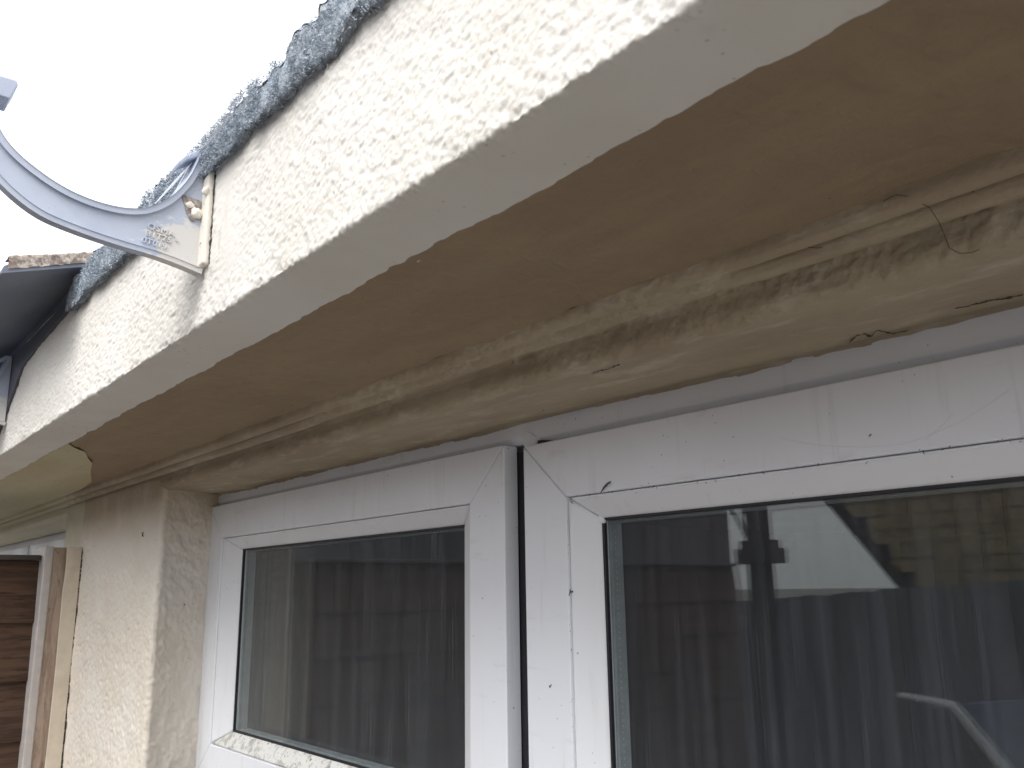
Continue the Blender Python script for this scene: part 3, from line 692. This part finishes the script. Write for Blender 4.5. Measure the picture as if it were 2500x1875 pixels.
rs = np.random.RandomState(21)
def bit(label, c, r, n=3):
    ps = []
    for i in range(n):
        a = rs.normal(size=3)*r; b = rs.normal(size=3)*r; a[1] = -abs(a[1])*.3; b[1] = -abs(b[1])*.3
        ps.append(tube([np.array(c)+a, np.array(c)+(a+b)*.4, np.array(c)+b], r*.22, 4))
    o = mk('debris_fleck', *join(*ps), M['twig']); tag(o, label, 'debris')
bit('dark fleck of debris on the left glazing bead of the large window', (-.5895, .5515, -.004), .0022, 4)
bit('small dark crumb on the top bead near the corner of the large window', (-.5850, .5520, .0770), .0012)
bit('black speck on the narrow face beside the dark mullion gap', (-.6180, .5497, -.086), .0012)
bit('dark chip on the tan render just above the pale mullion joint', (-.6020, .5350, .1645), .0020, 4)
bit('brown debris lodged in the top bead at the right of the large window', (-.330, .5512, .0845), .0016, 4)
bit('crumb of dirt on the outer rail above the middle of the large glass', (-.29, .5497, .098), .0011)
bit('dark mark on the cream pier below the eaves', (-1.520, .4545, .098), .0035, 4)

ps = []
for i in range(46):
    x_ = -.585+.40*rs.uniform()**.7; z_ = .0822+rs.normal()*.0016; a = rs.normal(size=3)*.0012; a[1] = -abs(a[1])*.3; c_ = np.array([x_, .5510, z_]); s2 = rs.uniform(.3, 1.3)
    ps.append(tube([c_, c_+a*.5*s2, c_+(a+rs.normal(size=3)*.0006)*s2], .00022*s2, 4))
for i in range(22):
    z_ = rs.uniform(-.26, .07); c_ = np.array([-.5905+rs.normal()*.0012, .5508, z_]); a = rs.normal(size=3)*.0010; a[1] = -abs(a[1])*.3
    ps.append(tube([c_, c_+a*.5, c_+a], .0002, 4))
o = mk('insect_debris', *join(*ps), M['twig']); tag(o, 'scattered dark insect debris along the bead joints of the large window', 'debris', None, 'stuff')
# ------------------------------------------------------------------ fence and post beside the pier
post = empty('fence_post', 'cream edged brown timber post standing against the house wall', 'post', (-1.95, .42, -H))
o = mk('timber_core', *boxv(-1.99, -1.900, .389, .4520, -H, .0925), M['postwood'], post); bevel(o, .002)
P = np.zeros((160, 5, 3)); zt = np.linspace(.0945, -H, 160); e = .4255+.0012*fbm(np.stack([zt*20, 0*zt, 0*zt], 1), 3, 5)
for j, (x, t) in enumerate(((-1.899, 0), (-1.8975, 0), (-1.8970, .06), (-1.8970, .95), (-1.8985, 1.0))): P[:, j, 0] = x; P[:, j, 1] = e+(.4535-e)*t; P[:, j, 2] = zt
v, f = grid(P); mk('cream_strip', v, f[:, ::-1], M['postpaint'], post, False)
o = mk('pale_edge', *prismx([(.3865, -H), (.3865, .0945), (.4030, .0945), (.4030, -H)], -1.992, -1.8978), M['postedge'], post); bevel(o, .003)
rs = np.random.RandomState(5); ps = []; z = .09
while z > -.6:
    h = rs.uniform(.002, .012)
    if rs.uniform() < .8: ps.append(boxv(-1.9125, -1.8962-rs.uniform(0, .001), .4532, .4548, z-h, z))
    z -= h+rs.uniform(.0005, .004)
tag(mk('cracked_sealant', *join(*ps), M['dark'], post), kind='stuff')
fence = empty('brown_fence_panel', 'dark brown timber fence panel with overlapping planks, slotted into the cream post', 'fence', (-1.96, -.6, -H))
x = -1.93; z = .0675; hgt = .118; nn = 0; first = None
while z > -H+.1:
    P = np.zeros((90, 7, 3)); yy = np.linspace(-1.45, .386, 90)
    wv = .006*fbm(np.stack([yy*4, 0*yy+z*9, 0*yy], 1), 2, 5+nn)
    for j, (dx, dz) in enumerate(((-.016, 0), (-.004, 0), (-.003, -.002), (.006, -hgt+.004), (.0055, -hgt), (-.002, -hgt-.001), (-.010, -hgt))):
        P[:, j, 0] = x+dx; P[:, j, 1] = yy; P[:, j, 2] = z+dz+(wv if j > 2 else 0)+(0 if nn == 0 else .02*(j < 3))
    v, f = grid(P); mk('plank', v, f, M['plank'], fence, False); z -= hgt-.012; nn += 1
o = box('top_capping', (-1.960, -1.915, -1.45, .385, .0680, .078), M['pole'], fence, .002)

# ------------------------------------------------------------------ rooms behind the glass
def room(x0, x1, y1, z0, z1, name):
    v, f = boxv(x0, x1, .625, y1, z0, z1); f = [f[0], f[1], f[3], f[4], f[5]]
    o = mk(name, v, [q[::-1] for q in f], M['room']); tag(o, kind='structure'); return o
room(-1.93, 2.5, 3.8, -H+.02, .195, 'room_walls')
room(-4.6, -1.95, 3.6, -H+.02, .195, 'neighbour_room_walls')
def curtain(name, label, x0, x1, y, z0, z1, per, amp):
    n = int((x1-x0)/.008); xx = np.linspace(x0, x1, n); ph = xx/per*2*math.pi+1.8*fbm(np.stack([xx*5, 0*xx, 0*xx], 1), 2, 4)
    P = np.zeros((n, 2, 3)); P[:, :, 0] = xx[:, None]; P[:, :, 1] = (y+amp*np.sin(ph)+.3*amp*np.sin(ph*2.3))[:, None]; P[:, 0, 2] = z1; P[:, 1, 2] = z0
    v, f = grid(P); o = mk(name, v, f, M['rcurt'], None, True)
    sm = o.modifiers.new('solid', 'SOLIDIFY'); sm.thickness = .002; tag(o, label, 'curtain'); return o

# ------------------------------------------------------------------ things seen only as reflections in the glass
gf = empty('garden_fence', 'tall weathered vertical board fence across the yard, reflected in the large window', 'fence', (-4, -3, -H))
me0 = None; k = 0; x = -13.0
rs = np.random.RandomState(2)
while x < 2.2:
    top = -.083 + (x+3.09)*.066 if x > -3.3 else -.10; top += rs.uniform(-.006, .006)
    h = 2.02
    if me0 is None:
        b0 = mk('board', *join(boxv(x, x+.094, -3.016, -3.0, top-h, top)), M['board'], gf); me0 = b0.data; c0 = (WL[b0.name]-WL[gf.name]).copy(); bx = x; bt = top
    else:
        b = bpy.data.objects.new('board', me0); C.objects.link(b); b.parent = gf; b.location = c0+Vector((x-bx, (.0 if k % 2 else -.024)+rs.uniform(-.003, .003), top-bt))
    x += .086; k += 1
box('rail', (-13, 2.2, -3.06, -3.03, -.45, -.37), M['board'], gf); box('rail', (-13, 2.2, -3.06, -3.03, -1.5, -1.42), M['board'], gf)
sp = empty('signal_post', 'dark square post with stepped cross piece rising above the garden fence, reflected', 'post', (-2.86, -2.93, -H))
box('pole', (-2.905, -2.805, -2.97, -2.87, -H, 1.15), M['pole'], sp, .004)
box('cross_arm', (-2.935, -2.765, -2.985, -2.855, .165, .240), M['pole'], sp, .003)
box('cross_arm', (-2.965, -2.735, -2.990, -2.850, .115, .196), M['pole'], sp, .003)
mk('brace', *tube([(-3.22, -3.05, .60), (-3.08, -3.04, .40), (-2.95, -3.0, .20)], .014, 8), M['spacer'], sp)
ho = empty('dark_outbuilding', 'dark rendered outbuilding rising behind the left part of the garden fence', 'outbuilding', (-6, -4, -H))
box('wall', (-22, -5.72, -6.5, -3.9, -H, .80), M['opp'], ho); box('roof', (-22.1, -5.72, -6.5, -3.8, .80, .9), M['opp'], ho)
tg_ = empty('tile_hung_gable', 'brown tile hung gable with dark sloping verge, reflected atop the large window', 'house', (-1, -3.6, -H))
# sloped left verge: from (-2.25,-.05) up to (-3.2,1.3)
def vx(z): return -2.41-(z+.01)*.765
mk('wall', *prismy([(2.5, -H), (vx(-H)+.0, -H), (vx(.9), .9), (2.5, .9)], -3.72, -3.60), M['opp'], tg_)
rws = []; z = -.25; r_ = 0; me1 = None
while z < .9:
    x = vx(z+.05)+.04+(.06 if r_ % 2 else 0)
    while x < -.6:
        if me1 is None:
            v, f = boxv(x, x+.118, -3.597, -3.584, z, z+.086); t0 = mk('tile', v, f, M['claytile'], tg_); me1 = t0.data; tc = (WL[t0.name]-WL[tg_.name]).copy(); tx = x; tz = z
        else:
            b = bpy.data.objects.new('tile', me1); C.objects.link(b); b.parent = tg_; b.location = tc+Vector((x-tx, rs.uniform(-.004, .004), z-tz)); b.rotation_euler = (R(4), 0, 0)
        x += .124
    z += .078; r_ += 1
v = [(vx(-.3), -3.58, -.3), (vx(.9), -3.58, .9)]
mk('verge_board', *tube(v, .035, 4), M['pole'], tg_)
cf = empty('low_felt_shed', 'low blue grey felt roof with pale bent trim, reflected at lower right', 'shed', (-1.2, -2.9, -H))
mk('felt_roof', *prismy([(-1.84, -.51), (-1.35, -.44), (-.6, -.44), (-.6, -1.3), (-1.25, -1.3)], -2.95, -2.80), M['shed'], cf)
mk('pale_trim', *tube([(-2.09, -2.80, -.487), (-1.95, -2.79, -.497), (-1.84, -2.78, -.509), (-1.77, -2.78, -.60), (-1.68, -2.78, -.715), (-1.55, -2.78, -.90), (-1.3, -2.78, -1.25)], [.012, .015, .018, .022, .026, .028, .028], 8), M['trim'], cf)
box('wall', (-1.5, -.6, -2.94, -2.82, -H, -1.28), M['opp'], cf)
